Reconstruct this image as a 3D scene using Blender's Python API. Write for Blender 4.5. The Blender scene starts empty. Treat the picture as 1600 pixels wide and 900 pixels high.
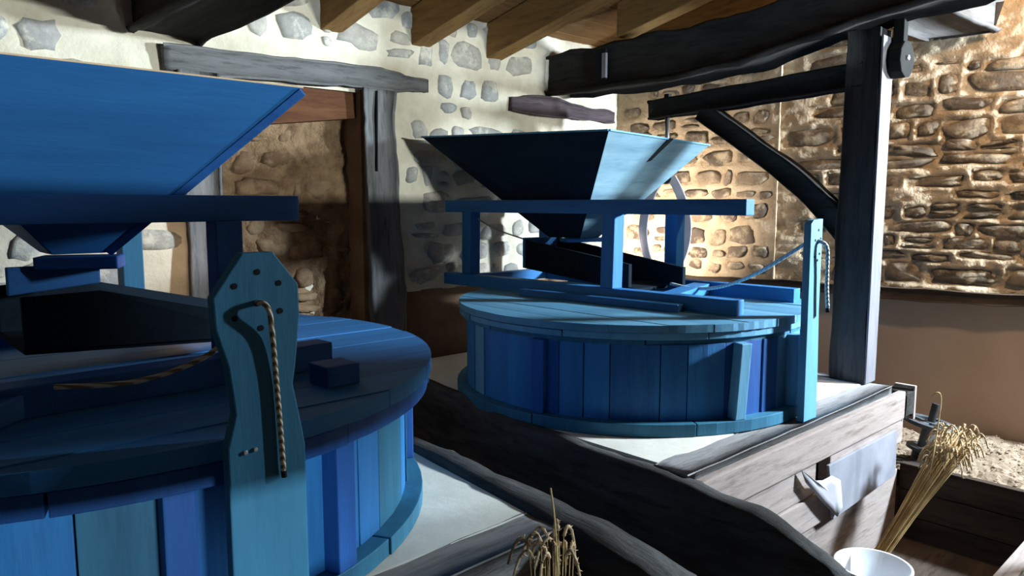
import bpy, bmesh, math, random
from mathutils import Vector, Matrix, noise
random.seed(7)
PI = math.pi
S = bpy.context.scene
COL = S.collection

# ------------------------------------------------------------------ camera
EYE = 1.68
cam = bpy.data.cameras.new('camera'); co = bpy.data.objects.new('camera', cam); COL.objects.link(co)
yaw, tilt = math.radians(47.3), math.radians(6.47)
fwd = Vector((math.cos(yaw)*math.cos(tilt), math.sin(yaw)*math.cos(tilt), -math.sin(tilt)))
co.location = (0, 0, EYE); co.rotation_euler = fwd.to_track_quat('-Z', 'Y').to_euler()
cam.sensor_width = 36; cam.lens = 36*1164/1600; cam.clip_start = .02
S.camera = co

# ------------------------------------------------------------------ world, lights, exposure
S.view_settings.view_transform = 'Standard'; S.view_settings.look = 'None'
S.view_settings.exposure = 0.0; S.view_settings.gamma = 1; S.view_settings.use_curve_mapping = False
w = bpy.data.worlds.new('sky'); S.world = w; w.use_nodes = True
w.node_tree.nodes['Background'].inputs[0].default_value = (.55, .72, 1, 1)
w.node_tree.nodes['Background'].inputs[1].default_value = .3

def area(name, loc, target, size, size_y, power, col, spread=180):
    l = bpy.data.lights.new(name, 'AREA'); l.shape = 'RECTANGLE'; l.size = size; l.size_y = size_y
    l.energy = power; l.color = col; l.spread = math.radians(spread)
    o = bpy.data.objects.new(name, l); COL.objects.link(o); o.location = loc
    o.rotation_euler = (Vector(target)-Vector(loc)).to_track_quat('-Z', 'Y').to_euler(); return o
def spot(name, loc, target, power, col, size, blend, rad):
    l = bpy.data.lights.new(name, 'SPOT'); l.energy = power; l.color = col
    l.spot_size = math.radians(size); l.spot_blend = blend; l.shadow_soft_size = rad
    o = bpy.data.objects.new(name, l); COL.objects.link(o); o.location = loc
    o.rotation_euler = (Vector(target)-Vector(loc)).to_track_quat('-Z', 'Y').to_euler(); return o
def bulb(name, loc, power, col, rad):
    l = bpy.data.lights.new(name, 'POINT'); l.energy = power; l.color = col; l.shadow_soft_size = rad
    o = bpy.data.objects.new(name, l); COL.objects.link(o); o.location = loc; return o
COOL, WARM = (.72, .88, 1), (1, .73, .47)
area('window_daylight', (5.12, -.45, 2.36), (2.4, 1.9, 1.2), .26, .36, 540, COOL)
area('added_upper_daylight', (3.9, -9.5, 1.835), (2.4, 3.5, 1.88), 1.2, .07, 1400, (.86, .96, .94))  # added source behind the camera; an invented slot keeps it on the upper wall
area('added_low_daylight', (.7, -9.5, 1.03), (.3, 1.4, 1.0), 1.6, .08, 900, COOL)  # added low source, squeezed through an invented slot onto the left staves
spot('wall_spotlight', (3.60, 3.08, 1.30), (4.38, 3.12, 1.55), 150, (1, .88, .74), 90, .8, .03)
bulb('ceiling_lamp', (4.05, .35, 2.85), 85, WARM, .06)
bulb('niche_lamp', (1.15, 3.15, 1.45), 2.5, WARM, .06)

# ------------------------------------------------------------------ materials
MATS = {}
def nodes(name):
    m = bpy.data.materials.new(name); m.use_nodes = True; nt = m.node_tree
    return m, nt, nt.nodes['Principled BSDF']
def N(nt, t, **kw):
    n = nt.nodes.new(t)
    for k, v in kw.items():
        if k in n.inputs.keys() if isinstance(k, str) else False: n.inputs[k].default_value = v
        else: setattr(n, k, v)
    return n
def ramp(nt, fac, stops):
    r = nt.nodes.new('ShaderNodeValToRGB'); e = r.color_ramp.elements
    while len(e) < len(stops): e.new(.5)
    for i, (p, c) in enumerate(stops):
        e[i].position = p; e[i].color = (*c, 1)
    nt.links.new(fac, r.inputs[0]); return r.outputs[0]
def mix(nt, fac, a, b, mode='MIX'):
    m = nt.nodes.new('ShaderNodeMix'); m.data_type = 'RGBA'; m.blend_type = mode
    for s, v in ((m.inputs[0], fac), (m.inputs[6], a), (m.inputs[7], b)):
        if isinstance(v, (int, float)): s.default_value = v
        elif isinstance(v, tuple): s.default_value = (*v, 1)
        else: nt.links.new(v, s)
    return m.outputs[2]
def tex(nt, scale, detail=4, rough=.55, sc=(1, 1, 1), randomise=True, dist=0):
    tc = nt.nodes.new('ShaderNodeTexCoord'); mp = nt.nodes.new('ShaderNodeMapping')
    mp.inputs['Scale'].default_value = sc
    nt.links.new(tc.outputs['Object'], mp.inputs[0])
    if randomise:
        oi = nt.nodes.new('ShaderNodeObjectInfo'); mu = nt.nodes.new('ShaderNodeMath'); mu.operation = 'MULTIPLY'
        mu.inputs[1].default_value = 37; nt.links.new(oi.outputs['Random'], mu.inputs[0])
        cx = nt.nodes.new('ShaderNodeCombineXYZ')
        for i in range(3): nt.links.new(mu.outputs[0], cx.inputs[i])
        nt.links.new(cx.outputs[0], mp.inputs['Location'])
    n = nt.nodes.new('ShaderNodeTexNoise'); n.inputs['Scale'].default_value = scale
    n.inputs['Detail'].default_value = detail; n.inputs['Roughness'].default_value = rough
    n.inputs['Distortion'].default_value = dist
    nt.links.new(mp.outputs[0], n.inputs['Vector']); return n.outputs['Fac']
def bump(nt, p, h, strength, dist):
    b = nt.nodes.new('ShaderNodeBump'); b.inputs['Strength'].default_value = strength; b.inputs['Distance'].default_value = dist
    nt.links.new(h, b.inputs['Height']); nt.links.new(b.outputs[0], p.inputs['Normal'])
AX = {'x': (.12, 1, 1), 'y': (1, .12, 1), 'z': (1, 1, .12)}
def rnd(nt): return nt.nodes.new('ShaderNodeObjectInfo').outputs['Random']

def painted(name, axis, a, b, dark, var=.25, rough=.62, spec=.3):
    """brushed paint over boards: two paint tones, grain showing dark, tone varying from board to board"""
    key = (name, axis)
    if key in MATS: return MATS[key]
    m, nt, p = nodes(name+'_'+axis)
    c = ramp(nt, tex(nt, 7, 5, .6, AX[axis]), [(.3, a), (.7, b)])
    c = mix(nt, ramp(nt, tex(nt, 30, 6, .7, AX[axis]), [(.5, (0, 0, 0)), (.78, (.55,)*3)]), c, dark)
    c = mix(nt, var, c, ramp(nt, rnd(nt), [(0, tuple(x*.45 for x in a)), (.5, b), (1, tuple(min(1, x*1.5) for x in b))]))
    knots = tex(nt, 3.1, 1, .4, AX[axis] if axis != 'z' else (1, 1, .5))
    c = mix(nt, ramp(nt, knots, [(.70, (0, 0, 0)), (.78, (.5,)*3)]), c, dark)
    nt.links.new(c, p.inputs['Base Color']); p.inputs['Roughness'].default_value = rough
    p.inputs['Specular IOR Level'].default_value = spec
    bump(nt, p, tex(nt, 34, 6, .7, AX[axis]), .35, .004)
    MATS[key] = m; return m
def timber_mat(name, axis, a, b, dark, bmp=.6, rough=.8, var=.15):
    key = (name, axis)
    if key in MATS: return MATS[key]
    m, nt, p = nodes(name+'_'+axis)
    c = ramp(nt, tex(nt, 9, 6, .65, AX[axis], dist=.4), [(.3, a), (.68, b)])
    c = mix(nt, ramp(nt, tex(nt, 42, 6, .7, AX[axis]), [(.5, (0, 0, 0)), (.72, (.8,)*3)]), c, dark)
    c = mix(nt, var, c, ramp(nt, rnd(nt), [(0, dark), (1, b)]))
    nt.links.new(c, p.inputs['Base Color']); p.inputs['Roughness'].default_value = rough
    p.inputs['Specular IOR Level'].default_value = .13
    bump(nt, p, tex(nt, 30, 8, .75, AX[axis]), bmp, .012)
    MATS[key] = m; return m
def plain(name, stops, scale=8, rough=.8, bmp=.2, metal=0, detail=6, dist=.01):
    if name in MATS: return MATS[name]
    m, nt, p = nodes(name)
    nt.links.new(ramp(nt, tex(nt, scale, detail, .6), stops), p.inputs['Base Color'])
    p.inputs['Roughness'].default_value = rough; p.inputs['Metallic'].default_value = metal
    if bmp: bump(nt, p, tex(nt, scale*5, 6, .65), bmp, dist)
    p.inputs['Specular IOR Level'].default_value = .5 if metal else .25
    MATS[name] = m; return m
def stone_mat(name, cols, mortar, smear=.5, bmp=.7):
    """stone of many tones, partly smeared with the mortar of its joints"""
    m, nt, p = nodes(name)
    base = ramp(nt, rnd(nt), [(i/(len(cols)-1), c) for i, c in enumerate(cols)])
    d = mix(nt, ramp(nt, tex(nt, 16, 6, .75), [(.32, (.35, .33, .31)), (.68, (1, 1, 1))]), tuple(x*.45 for x in cols[1]), base)
    d = mix(nt, ramp(nt, tex(nt, 9, 5, .7), [(.60-smear*.25, (0, 0, 0)), (.74-smear*.2, (.92,)*3)]), d, mortar)
    nt.links.new(d, p.inputs['Base Color']); p.inputs['Roughness'].default_value = .9
    p.inputs['Specular IOR Level'].default_value = .15
    bump(nt, p, tex(nt, 38, 8, .78), bmp, .014); return m
def blue(axis): return painted('blue_paint', axis, (.012, .10, .30), (.03, .21, .50), (.006, .035, .12))
def pale(axis): return painted('worn_pale_blue_paint', axis, (.05, .20, .36), (.13, .34, .50), (.02, .07, .14))
def royal(axis): return painted('deep_blue_paint', axis, (.009, .06, .24), (.016, .11, .37), (.004, .022, .10), .15)
def teal(axis): return painted('teal_paint', axis, (.018, .10, .19), (.036, .19, .30), (.008, .04, .09))
def hop(axis): return painted('hopper_blue_paint', axis, (.011, .075, .23), (.016, .115, .31), (.008, .05, .17), .12)
def black_oak(axis): return timber_mat('black_oak', axis, (.012, .011, .011), (.05, .046, .044), (.004, .004, .004))
def grey_oak(axis): return timber_mat('grey_oak', axis, (.085, .083, .086), (.20, .195, .195), (.02, .019, .019))
def silver_oak(axis): return timber_mat('silver_oak', axis, (.12, .118, .12), (.26, .25, .25), (.03, .028, .028))
def brown_oak(axis): return timber_mat('brown_oak', axis, (.03, .02, .014), (.085, .06, .045), (.01, .007, .005))
def rafter_wood(axis): return timber_mat('rafter_pine', axis, (.20, .105, .035), (.33, .19, .07), (.08, .04, .016), .25)
def pale_wood(axis): return timber_mat('pale_board', axis, (.25, .195, .175), (.38, .32, .295), (.11, .08, .065), .3)
M_mortarL = plain('lime_mortar', [(.3, (.48, .42, .32)), (.7, (.66, .60, .48))], 7, .92, .5)
M_mortarR = plain('sand_mortar', [(.3, (.36, .26, .165)), (.7, (.57, .45, .31))], 7, .92, .8, dist=.02)
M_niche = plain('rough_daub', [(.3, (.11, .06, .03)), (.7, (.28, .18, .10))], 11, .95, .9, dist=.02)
M_stoneL = stone_mat('field_stone', [(.24, .23, .21), (.42, .40, .36), (.52, .45, .36), (.36, .37, .38), (.58, .54, .47)], (.66, .61, .50), .30, .5)
M_stoneR = stone_mat('rubble_stone', [(.09, .068, .055), (.21, .16, .115), (.33, .25, .17), (.14, .11, .085), (.27, .205, .145)], (.52, .41, .28), .5, .9)
M_plaster = plain('beige_plaster', [(.3, (.36, .265, .20)), (.7, (.42, .315, .245))], 3, .85, .08)
M_unseen = plain('dark_unseen_stone', [(.3, (.03, .026, .022)), (.7, (.08, .07, .06))], 6, .95, .5)  # for unseen walls only, kept dark to cut bounced light
M_dado = plain('brown_plaster', [(.3, (.13, .075, .045)), (.7, (.24, .15, .09))], 5, .9, .2)
M_bed = plain('white_plaster_bed', [(.3, (.62, .60, .52)), (.7, (.76, .74, .66))], 5, .8, .15)
M_floor = plain('earth_floor', [(.3, (.05, .035, .025)), (.7, (.12, .09, .065))], 6, .95, .4)
M_gravel = plain('gravel', [(.3, (.17, .12, .08)), (.7, (.30, .23, .165))], 20, .95, .6)
M_steel = plain('grey_steel', [(.3, (.42, .40, .44)), (.7, (.55, .53, .58))], 9, .5, .05, .25)
M_rod = plain('bright_steel', [(.3, (.45, .42, .40)), (.7, (.6, .57, .55))], 9, .3, .05, .9)
M_iron = plain('black_iron', [(.3, (.02, .022, .026)), (.7, (.06, .065, .07))], 12, .5, .3, .6)
M_black = plain('sooty_wood', [(.3, (.003, .003, .003)), (.7, (.007, .007, .007))], 9, .95, .2)
M_wheel = plain('dark_painted_iron', [(.3, (.05, .06, .07)), (.7, (.11, .125, .14))], 12, .5, .2, .3)
M_sheet = plain('zinc_sheet', [(.3, (.19, .195, .23)), (.7, (.30, .30, .34))], 6, .55, .1, .2)
M_flap = plain('curled_pale_sheet', [(.3, (.34, .33, .36)), (.7, (.46, .45, .48))], 6, .6, .1, 0)
M_straw = plain('straw', [(.3, (.34, .22, .09)), (.7, (.60, .43, .20))], 15, .7, 0)
M_ear = plain('wheat_ear', [(.3, (.30, .20, .10)), (.7, (.55, .40, .24))], 60, .8, .3)
M_bucket = plain('white_plastic', [(.3, (.66, .70, .76)), (.7, (.76, .80, .86))], 5, .35, 0)
M_hole = plain('dark_hole', [(.3, (.006, .006, .008)), (.7, (.01, .01, .012))], 8, .9, 0)
M_screw = plain('shiny_screw', [(.3, (.8, .8, .8)), (.7, (.9, .9, .9))], 5, .25, 0, .8)
M_string = plain('thin_string', [(.3, (.30, .25, .18)), (.7, (.45, .38, .28))], 60, .9, 0)
def rope_mat(name, a, b):
    m, nt, p = nodes(name)
    tc = nt.nodes.new('ShaderNodeTexCoord'); wv = nt.nodes.new('ShaderNodeTexWave')
    wv.bands_direction = 'DIAGONAL'; wv.inputs['Scale'].default_value = 40; wv.inputs['Distortion'].default_value = .6
    nt.links.new(tc.outputs['Object'], wv.inputs['Vector'])
    nt.links.new(ramp(nt, wv.outputs['Fac'], [(.25, a), (.6, b)]), p.inputs['Base Color'])
    p.inputs['Roughness'].default_value = .9; bump(nt, p, wv.outputs['Fac'], .5, .004); return m
M_rope = rope_mat('hemp_rope', (.20, .14, .08), (.62, .54, .42))
M_rope_pale = rope_mat('pale_blue_rope', (.34, .42, .46), (.52, .62, .66))

# ------------------------------------------------------------------ helpers
def link(name, me, mat, parent, smooth):
    o = bpy.data.objects.new(name, me); COL.objects.link(o)
    if mat: me.materials.append(mat)
    if smooth:
        for pl in me.polygons: pl.use_smooth = True
    if parent: o.parent = parent
    return o
def world_loc(o):
    v = Vector((0, 0, 0))
    while o: v += o.location; o = o.parent
    return v
def mesh(name, vs, fs, mat, parent=None, smooth=False, org=None, bev=0):
    """vs in world coordinates; origin = org or the parent's own place"""
    base = world_loc(parent) if parent else Vector((0, 0, 0))
    og = Vector(org) if org is not None else (base if parent else sum((Vector(v) for v in vs), Vector())/len(vs))
    bm = bmesh.new(); bv = [bm.verts.new(Vector(v)-og) for v in vs]
    for f in fs:
        try: bm.faces.new([bv[i] for i in f])
        except ValueError: pass
    bmesh.ops.recalc_face_normals(bm, faces=bm.faces)
    if bev:
        ed = [e for e in bm.edges if len(e.link_faces) == 2 and e.calc_face_angle(0) > .5]
        bmesh.ops.bevel(bm, geom=ed, offset=bev, segments=2, affect='EDGES', profile=.6)
    me = bpy.data.meshes.new(name); bm.to_mesh(me); bm.free()
    o = link(name, me, mat, parent, smooth); o.location = og-base; return o
BOXF = [(0, 1, 2, 3), (7, 6, 5, 4), (0, 4, 5, 1), (1, 5, 6, 2), (2, 6, 7, 3), (3, 7, 4, 0)]
def hexa(name, bot, top, mat, parent=None, bev=.004): return mesh(name, list(bot)+list(top), BOXF, mat, parent, bev=bev)
def box(name, x0, x1, y0, y1, z0, z1, mat, parent=None, bev=.004):
    return hexa(name, [(x0, y0, z0), (x1, y0, z0), (x1, y1, z0), (x0, y1, z0)],
                [(x0, y0, z1), (x1, y0, z1), (x1, y1, z1), (x0, y1, z1)], mat, parent, bev)
def bar(name, p0, p1, w, h, mat, parent=None, bev=.004, up=(0, 0, 1)):
    p0, p1, up = Vector(p0), Vector(p1), Vector(up); d = (p1-p0).normalized()
    s = d.cross(up).normalized(); u = s.cross(d); q = []
    for p in (p0, p1): q.append([p+s*a*w/2+u*b*h/2 for a, b in ((-1, -1), (1, -1), (1, 1), (-1, 1))])
    return hexa(name, q[0], q[1], mat, parent, bev)
def timber(name, pts, mat, parent=None, up=(0, 0, 1), sub=10, jit=.008, cham=.2, seed=0):
    """rough-hewn beam lofted through (point, width, height); corners rounded, faces uneven"""
    up = Vector(up); path = []
    for i in range(len(pts)-1):
        for k in range(sub): path.append((i, k/sub))
    path.append((len(pts)-2, 1.0)); vs, fs = [], []
    P = [Vector(p[0]) for p in pts]
    def cr(i, t):
        a, b, c, d = P[max(i-1, 0)], P[i], P[i+1], P[min(i+2, len(P)-1)]
        return .5*((2*b)+(c-a)*t+(2*a-5*b+4*c-d)*t*t+(3*b-a-3*c+d)*t**3)
    C = [cr(*q) for q in path]
    prof = []
    for sx, sy in ((-1, -1), (1, -1), (1, 1), (-1, 1)):
        a = (sx*(1-cham), sy) if sx*sy > 0 else (sx, sy*(1-cham)); b = (sx, sy*(1-cham)) if sx*sy > 0 else (sx*(1-cham), sy)
        prof += [a, (sx*(1-cham*.3), sy*(1-cham*.3)), b]
    # one mid point per side
    full = []
    for k in range(12):
        full.append(prof[k])
        if k % 3 == 2:
            n = prof[(k+1) % 12]; full.append(((prof[k][0]+n[0])/2, (prof[k][1]+n[1])/2))
    K = len(full)
    for j, c in enumerate(C):
        i, t = path[j]
        wd = pts[i][1]*(1-t)+pts[i+1][1]*t; ht = pts[i][2]*(1-t)+pts[i+1][2]*t
        d = (C[min(j+1, len(C)-1)]-C[max(j-1, 0)]).normalized()
        s = d.cross(up).normalized(); u = s.cross(d)
        for (a, b) in full:
            q = c+s*a*wd/2+u*b*ht/2
            q += (s*a+u*b)*noise.noise(q*5+Vector((seed*3.1, 0, 0)))*jit+Vector(noise.noise_vector(q*17+Vector((0, seed, 0))))*jit*.35
            vs.append(q)
    for j in range(len(C)-1):
        for k in range(K): fs.append((j*K+k, j*K+(k+1) % K, (j+1)*K+(k+1) % K, (j+1)*K+k))
    fs.append(tuple(range(K))); fs.append(tuple(range((len(C)-1)*K, len(C)*K)))
    o = mesh(name, vs, fs, mat, parent)
    for pl in o.data.polygons: pl.use_smooth = len(pl.vertices) == 4
    return o
def tube(name, pts, r, mat, parent=None, n=8, sub=6, r1=None, as_data=False):
    P = [Vector(p) for p in pts]; C = []
    for i in range(len(P)-1):
        a, b, c, d = P[max(i-1, 0)], P[i], P[i+1], P[min(i+2, len(P)-1)]
        for k in range(sub):
            t = k/sub; C.append(.5*((2*b)+(c-a)*t+(2*a-5*b+4*c-d)*t*t+(3*b-a-3*c+d)*t**3))
    C.append(P[-1]); vs, fs = [], []
    for j, c in enumerate(C):
        d = (C[min(j+1, len(C)-1)]-C[max(j-1, 0)]).normalized()
        s = d.cross(Vector((.31, .22, .93)) if abs(d.z) < .9 else Vector((1, .1, 0))).normalized(); u = s.cross(d)
        rr = r if r1 is None else r+(r1-r)*j/(len(C)-1)
        for k in range(n):
            a = 2*PI*k/n; vs.append(c+s*math.cos(a)*rr+u*math.sin(a)*rr)
    for j in range(len(C)-1):
        for k in range(n): fs.append((j*n+k, j*n+(k+1) % n, (j+1)*n+(k+1) % n, (j+1)*n+k))
    fs.append(tuple(range(n))); fs.append(tuple(range((len(C)-1)*n, len(C)*n)))
    if as_data: return vs, fs
    return mesh(name, vs, fs, mat, parent, smooth=True)
def join_data(lst):
    vs, fs = [], []
    for v, f in lst:
        k = len(vs); vs += v; fs += [tuple(i+k for i in q) for q in f]
    return vs, fs
def cyl(name, c, axis, r, h, mat, parent=None, n=24, bev=.002, r2=None):
    axis = Vector(axis).normalized(); s = axis.orthogonal().normalized(); u = axis.cross(s); c = Vector(c)
    vs = [c+(s*math.cos(2*PI*k/n)+u*math.sin(2*PI*k/n))*(r if e == 0 else (r2 or r))+axis*h*e for e in (0, 1) for k in range(n)]
    fs = [(k, (k+1) % n, n+(k+1) % n, n+k) for k in range(n)]+[tuple(range(n)), tuple(range(n, 2*n))]
    return mesh(name, vs, fs, mat, parent, bev=bev)
def thing(name, label, cat, loc, group=None):
    o = bpy.data.objects.new(name, None); COL.objects.link(o); o.location = loc; o.empty_display_size = .1
    return tag(o, label, cat, group)
def tag(o, label, cat, group=None):
    o['label'] = label; o['category'] = cat
    if group: o['group'] = group
    return o
def struct(o): o['kind'] = 'structure'; return o
def stuff(o): o['kind'] = 'stuff'; return o

# ------------------------------------------------------------------ setting: walls of rubble stone
def pack(a0, a1, z0, z1, hmin, hmax, wmin, wmax, gap, holes, seed, skip=.06, split=.15):
    """courses of stones on a wall: (a, z, width, height, tilt); now and then two thin stones share a place"""
    R = random.Random(seed); out = []; z = z0+gap*.5
    while z < z1-hmin*.6:
        h = R.uniform(hmin, hmax); a = a0+R.uniform(-wmax*.6, 0)
        while a < a1:
            wd = R.uniform(wmin, wmax)*R.choice((.6, 1, 1, 1.25)); hh = h*R.uniform(.75, 1.15)
            cells = [(a+wd/2, z+h/2+R.uniform(-.018, .018), wd, hh)]
            if R.random() < split and h > hmin*1.25:
                k = R.uniform(.4, .6); cells = [(a+wd/2, z+h*k/2, wd, h*k-gap*.5), (a+wd*R.uniform(.45, .55), z+h*(1+k)/2, wd*R.uniform(.8, 1), h*(1-k)-gap*.5)]
            for ca, cz, cw, ch in cells:
                ok = a0+.01 < ca-cw/2*.9 and ca+cw/2*.9 < a1-.005
                for (b0, b1, c0, c1) in holes:
                    if b0 < ca+cw*.47 and ca-cw*.47 < b1 and c0 < cz+ch*.47 and cz-ch*.47 < c1: ok = False
                if ok and R.random() > skip: out.append((ca, cz, cw, ch, R.uniform(-.14, .14)))
            a += wd+gap*R.uniform(.5, 1.6)
        z += h+gap*R.uniform(.5, 1.2)
    return out
def stone_mesh(wd, hh, til, u, n, dome, seed, sq):
    R = random.Random(seed); K = 13; z = Vector((0, 0, 1)); vs = []
    sq = sq*R.uniform(.7, 1.15); tap, she = R.uniform(-.28, .28), R.uniform(-.25, .25)
    rad = [1+R.uniform(-.17, .13) for _ in range(K)]; gx, gz = R.uniform(-.35, .35), R.uniform(-.35, .35)
    for s, d in ((1.04, -.016), (.92, dome*.6), (.58, dome)):
        for k in range(K):
            t = 2*PI*k/K; c, si = math.cos(t), math.sin(t)
            x = math.copysign(abs(c)**sq, c)*rad[k]*s; y = math.copysign(abs(si)**sq, si)*rad[k]*s
            dd = d if d < 0 else d*R.uniform(.6, 1.25)*(1+gx*x+gz*y)
            x, y = x*(1+tap*y)+she*y*hh/wd, y
            x, y = x*wd/2, y*hh/2
            x, y = x*math.cos(til)-y*math.sin(til), x*math.sin(til)+y*math.cos(til)
            vs.append(u*x+z*y+n*dd)
    vs.append(n*dome*R.uniform(.8, 1.1)); fs = []
    for r in range(2):
        for k in range(K): fs.append((r*K+k, r*K+(k+1) % K, (r+1)*K+(k+1) % K, (r+1)*K+k))
    for k in range(K): fs.append((2*K+k, 2*K+(k+1) % K, 3*K))
    return vs, fs
def lay(wall, org, u, n, stones, mat, dome, seed, sq=.75, off=0, limit=300):
    u, n, org = Vector(u), Vector(n), Vector(org); rest = []
    order = sorted(range(len(stones)), key=lambda i: -stones[i][2]*stones[i][3])
    for r, i in enumerate(order):
        ca, cz, wd, hh, til = stones[i]
        vs, fs = stone_mesh(wd, hh, til, u, n, dome, seed*1000+i, sq)
        c = org+u*ca+Vector((0, 0, cz))+n*off
        if r < limit: mesh('stone', [v+c for v in vs], fs, mat, wall, True, org=c)
        else: rest.append(([v+c for v in vs], fs))
    if rest: stuff(mesh('small_stones', *join_data(rest), mat, wall, True))
def rough_sheet(name, org, u, n, a0, a1, z0, z1, step, amp, stones, proud, mat, parent, holes=(), seed=0, lie=1):
    """mortar face: an uneven grid, standing proud between the stones"""
    u, n, org = Vector(u), Vector(n), Vector(org)
    na, nz = max(1, int((a1-a0)/step)), max(1, int((z1-z0)/step)); vs, fs = [], []
    cell = {}
    for s in stones:
        for i in range(int((s[0]-s[2]/2)/.1)-1, int((s[0]+s[2]/2)/.1)+2):
            for j in range(int((s[1]-s[3]/2)/.1)-1, int((s[1]+s[3]/2)/.1)+2): cell.setdefault((i, j), []).append(s)
    for j in range(nz+1):
        for i in range(na+1):
            a, z = a0+(a1-a0)*i/na, z0+(z1-z0)*j/nz
            q = Vector((a*6/lie+seed, z*6*lie, seed*.7)); d = amp*noise.noise(q)+amp*.6*noise.noise(q*3.1)+amp*.4*noise.noise(q*7.3)
            if proud:
                m = 9
                for s in cell.get((int(a/.1), int(z/.1)), ()):
                    m = min(m, max(abs(a-s[0])/(s[2]/2), abs(z-s[1])/(s[3]/2)))
                if m < 1.15: d -= proud*min(1, (1.15-m)/.3)
            vs.append(org+u*a+Vector((0, 0, z))+n*d)
    for j in range(nz):
        for i in range(na):
            a, z = a0+(a1-a0)*(i+.5)/na, z0+(z1-z0)*(j+.5)/nz
            if any(b0 < a < b1 and c0 < z < c1 for b0, b1, c0, c1 in holes): continue
            k = j*(na+1)+i; fs.append((k, k+1, k+na+2, k+na+1))
    return mesh(name, vs, fs, mat, parent, True)

YW = 3.5
wl = struct(box('wall_left', -1.7, 4.6, YW+.16, YW+.5, 0, 3.6, M_mortarL, bev=0))
NX0, NX1, NZ1 = 1.37, 2.13, 2.26
holes = [(NX0-.17, NX1+.24, .5, NZ1+.02), (1.16, 2.58, 2.22, 2.40), (3.18, 4.22, 2.20, 2.35), (.95, 1.38, 2.34, 2.72), (3.46, 3.86, 2.3, 2.75)]
stl = pack(-.7, 4.3, 1.19, 2.85, .085, .17, .09, .26, .034, holes, 3, 0, .2)
rough_sheet('mortar', (0, YW, 0), (1, 0, 0), (0, -1, 0), -1.7, 4.4, 1.18, 2.95, .03, .010, stl, 0, M_mortarL, wl, [(NX0-.02, NX1+.02, 0, NZ1)])
lay(wl, (0, YW, 0), (1, 0, 0), (0, -1, 0), stl, M_stoneL, .015, 1, .75)
# niche: its back of rough daub and stones, its sides and plank above
stn = pack(NX0+.05, NX1, .95, 2.05, .07, .14, .07, .2, .04, [], 11, .1)
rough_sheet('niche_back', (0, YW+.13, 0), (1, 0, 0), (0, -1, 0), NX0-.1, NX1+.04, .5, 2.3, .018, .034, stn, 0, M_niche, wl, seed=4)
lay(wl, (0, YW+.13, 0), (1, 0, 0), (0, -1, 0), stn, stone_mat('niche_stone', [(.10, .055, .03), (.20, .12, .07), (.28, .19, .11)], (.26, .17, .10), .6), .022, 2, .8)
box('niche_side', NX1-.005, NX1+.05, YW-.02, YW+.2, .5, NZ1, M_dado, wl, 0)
hexa('niche_plank', [(NX0, 3.52, 2.03), (NX1, 3.52, 2.13), (NX1, 3.62, 2.13), (NX0, 3.62, 2.03)],
     [(NX0, 3.52, 2.26), (NX1, 3.52, 2.26), (NX1, 3.62, 2.26), (NX0, 3.62, 2.26)], timber_mat('red_plank', 'x', (.08, .03, .014), (.13, .055, .025), (.03, .012, .007)), wl)
# lower part of the wall: brown plaster, a ledge and dark footing
box('lower_plaster', -1.7, NX0-.1, YW+.0, YW+.17, .5, 1.19, M_dado, wl, 0)
box('lower_plaster', NX1+.02, 4.45, YW+.0, YW+.17, 0, 1.185, M_dado, wl, 0)
box('footing_ledge', NX1, 4.3, YW-.07, YW+.02, .72, .78, brown_oak('x'), wl)

# right wall, not quite square to the left one
RO = Vector((4.3, 3.5, 0)); RU = Vector((.224, -.974, 0)).normalized(); RN = Vector((-RU.y, RU.x, 0))*-1
if RN.x > 0: RN = -RN
def rw(t, d=0, z=0): return RO+RU*t+RN*d+Vector((0, 0, z))
def rbox(name, t0, t1, d0, d1, z0, z1, mat, parent=None, bev=0):
    q = [rw(t0, d1), rw(t1, d1), rw(t1, d0), rw(t0, d0)]
    return hexa(name, [v+Vector((0, 0, z0)) for v in q], [v+Vector((0, 0, z1)) for v in q], mat, parent, bev)
wr = struct(rbox('wall_right', -.4, 3.75, -.5, -.03, 0, 4.4, M_mortarR))
rbox('wall_pier', 4.75, 6.2, -.5, 0, 0, 4.4, M_mortarR, wr); rbox('wall_pier', 3.75, 4.75, -.5, 0, 3.0, 4.4, M_mortarR, wr)
rbox('wall_pier', 3.75, 4.75, -.5, 0, 0, 2.1, M_mortarR, wr)
wf = struct(thing('window_1', 'x', 'x', rw(4.25, -.1, 2.1)))
for k in ('label', 'category'): del wf[k]
for t0, t1, z0, z1 in ((3.75, 3.81, 2.1, 3.0), (4.69, 4.75, 2.1, 3.0), (3.81, 4.69, 2.1, 2.16), (3.81, 4.69, 2.94, 3.0)): rbox('window_frame', t0, t1, -.25, -.18, z0, z1, brown_oak('z'), wf, .004)
TS = 1.13
h2 = [(1.86, 2.36, 2.52, 2.95)]
st1 = pack(.02, TS-.02, 1.2, 2.9, .06, .12, .08, .22, .03, [], 21, .05, .2)
st2 = pack(TS+.03, 2.95, 1.2, 3.0, .045, .115, .09, .36, .024, h2, 22, .05, .25)
rough_sheet('mortar', RO+RN*.035, RU, RN, -.1, TS, 1.17, 3.0, .02, .013, st1, .016, M_mortarR, wr, seed=5, lie=1.3)
rough_sheet('mortar', RO, RU, RN, TS-.02, 3.4, 1.17, 3.2, .016, .026, st2, .034, M_mortarR, wr, seed=8, lie=1.6)
rbox('pier_side', TS-.01, TS, -.02, .035, 1.17, 3.0, M_mortarR, wr)
lay(wr, RO+RN*.035, RU, RN, st1, M_stoneR, .012, 3, .75, -.004)
lay(wr, RO, RU, RN, st2, M_stoneR, .026, 4, .65, -.028)
rbox('lower_plaster', -.2, 3.75, -.1, .0, 0, 1.17, M_plaster, wr)
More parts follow.
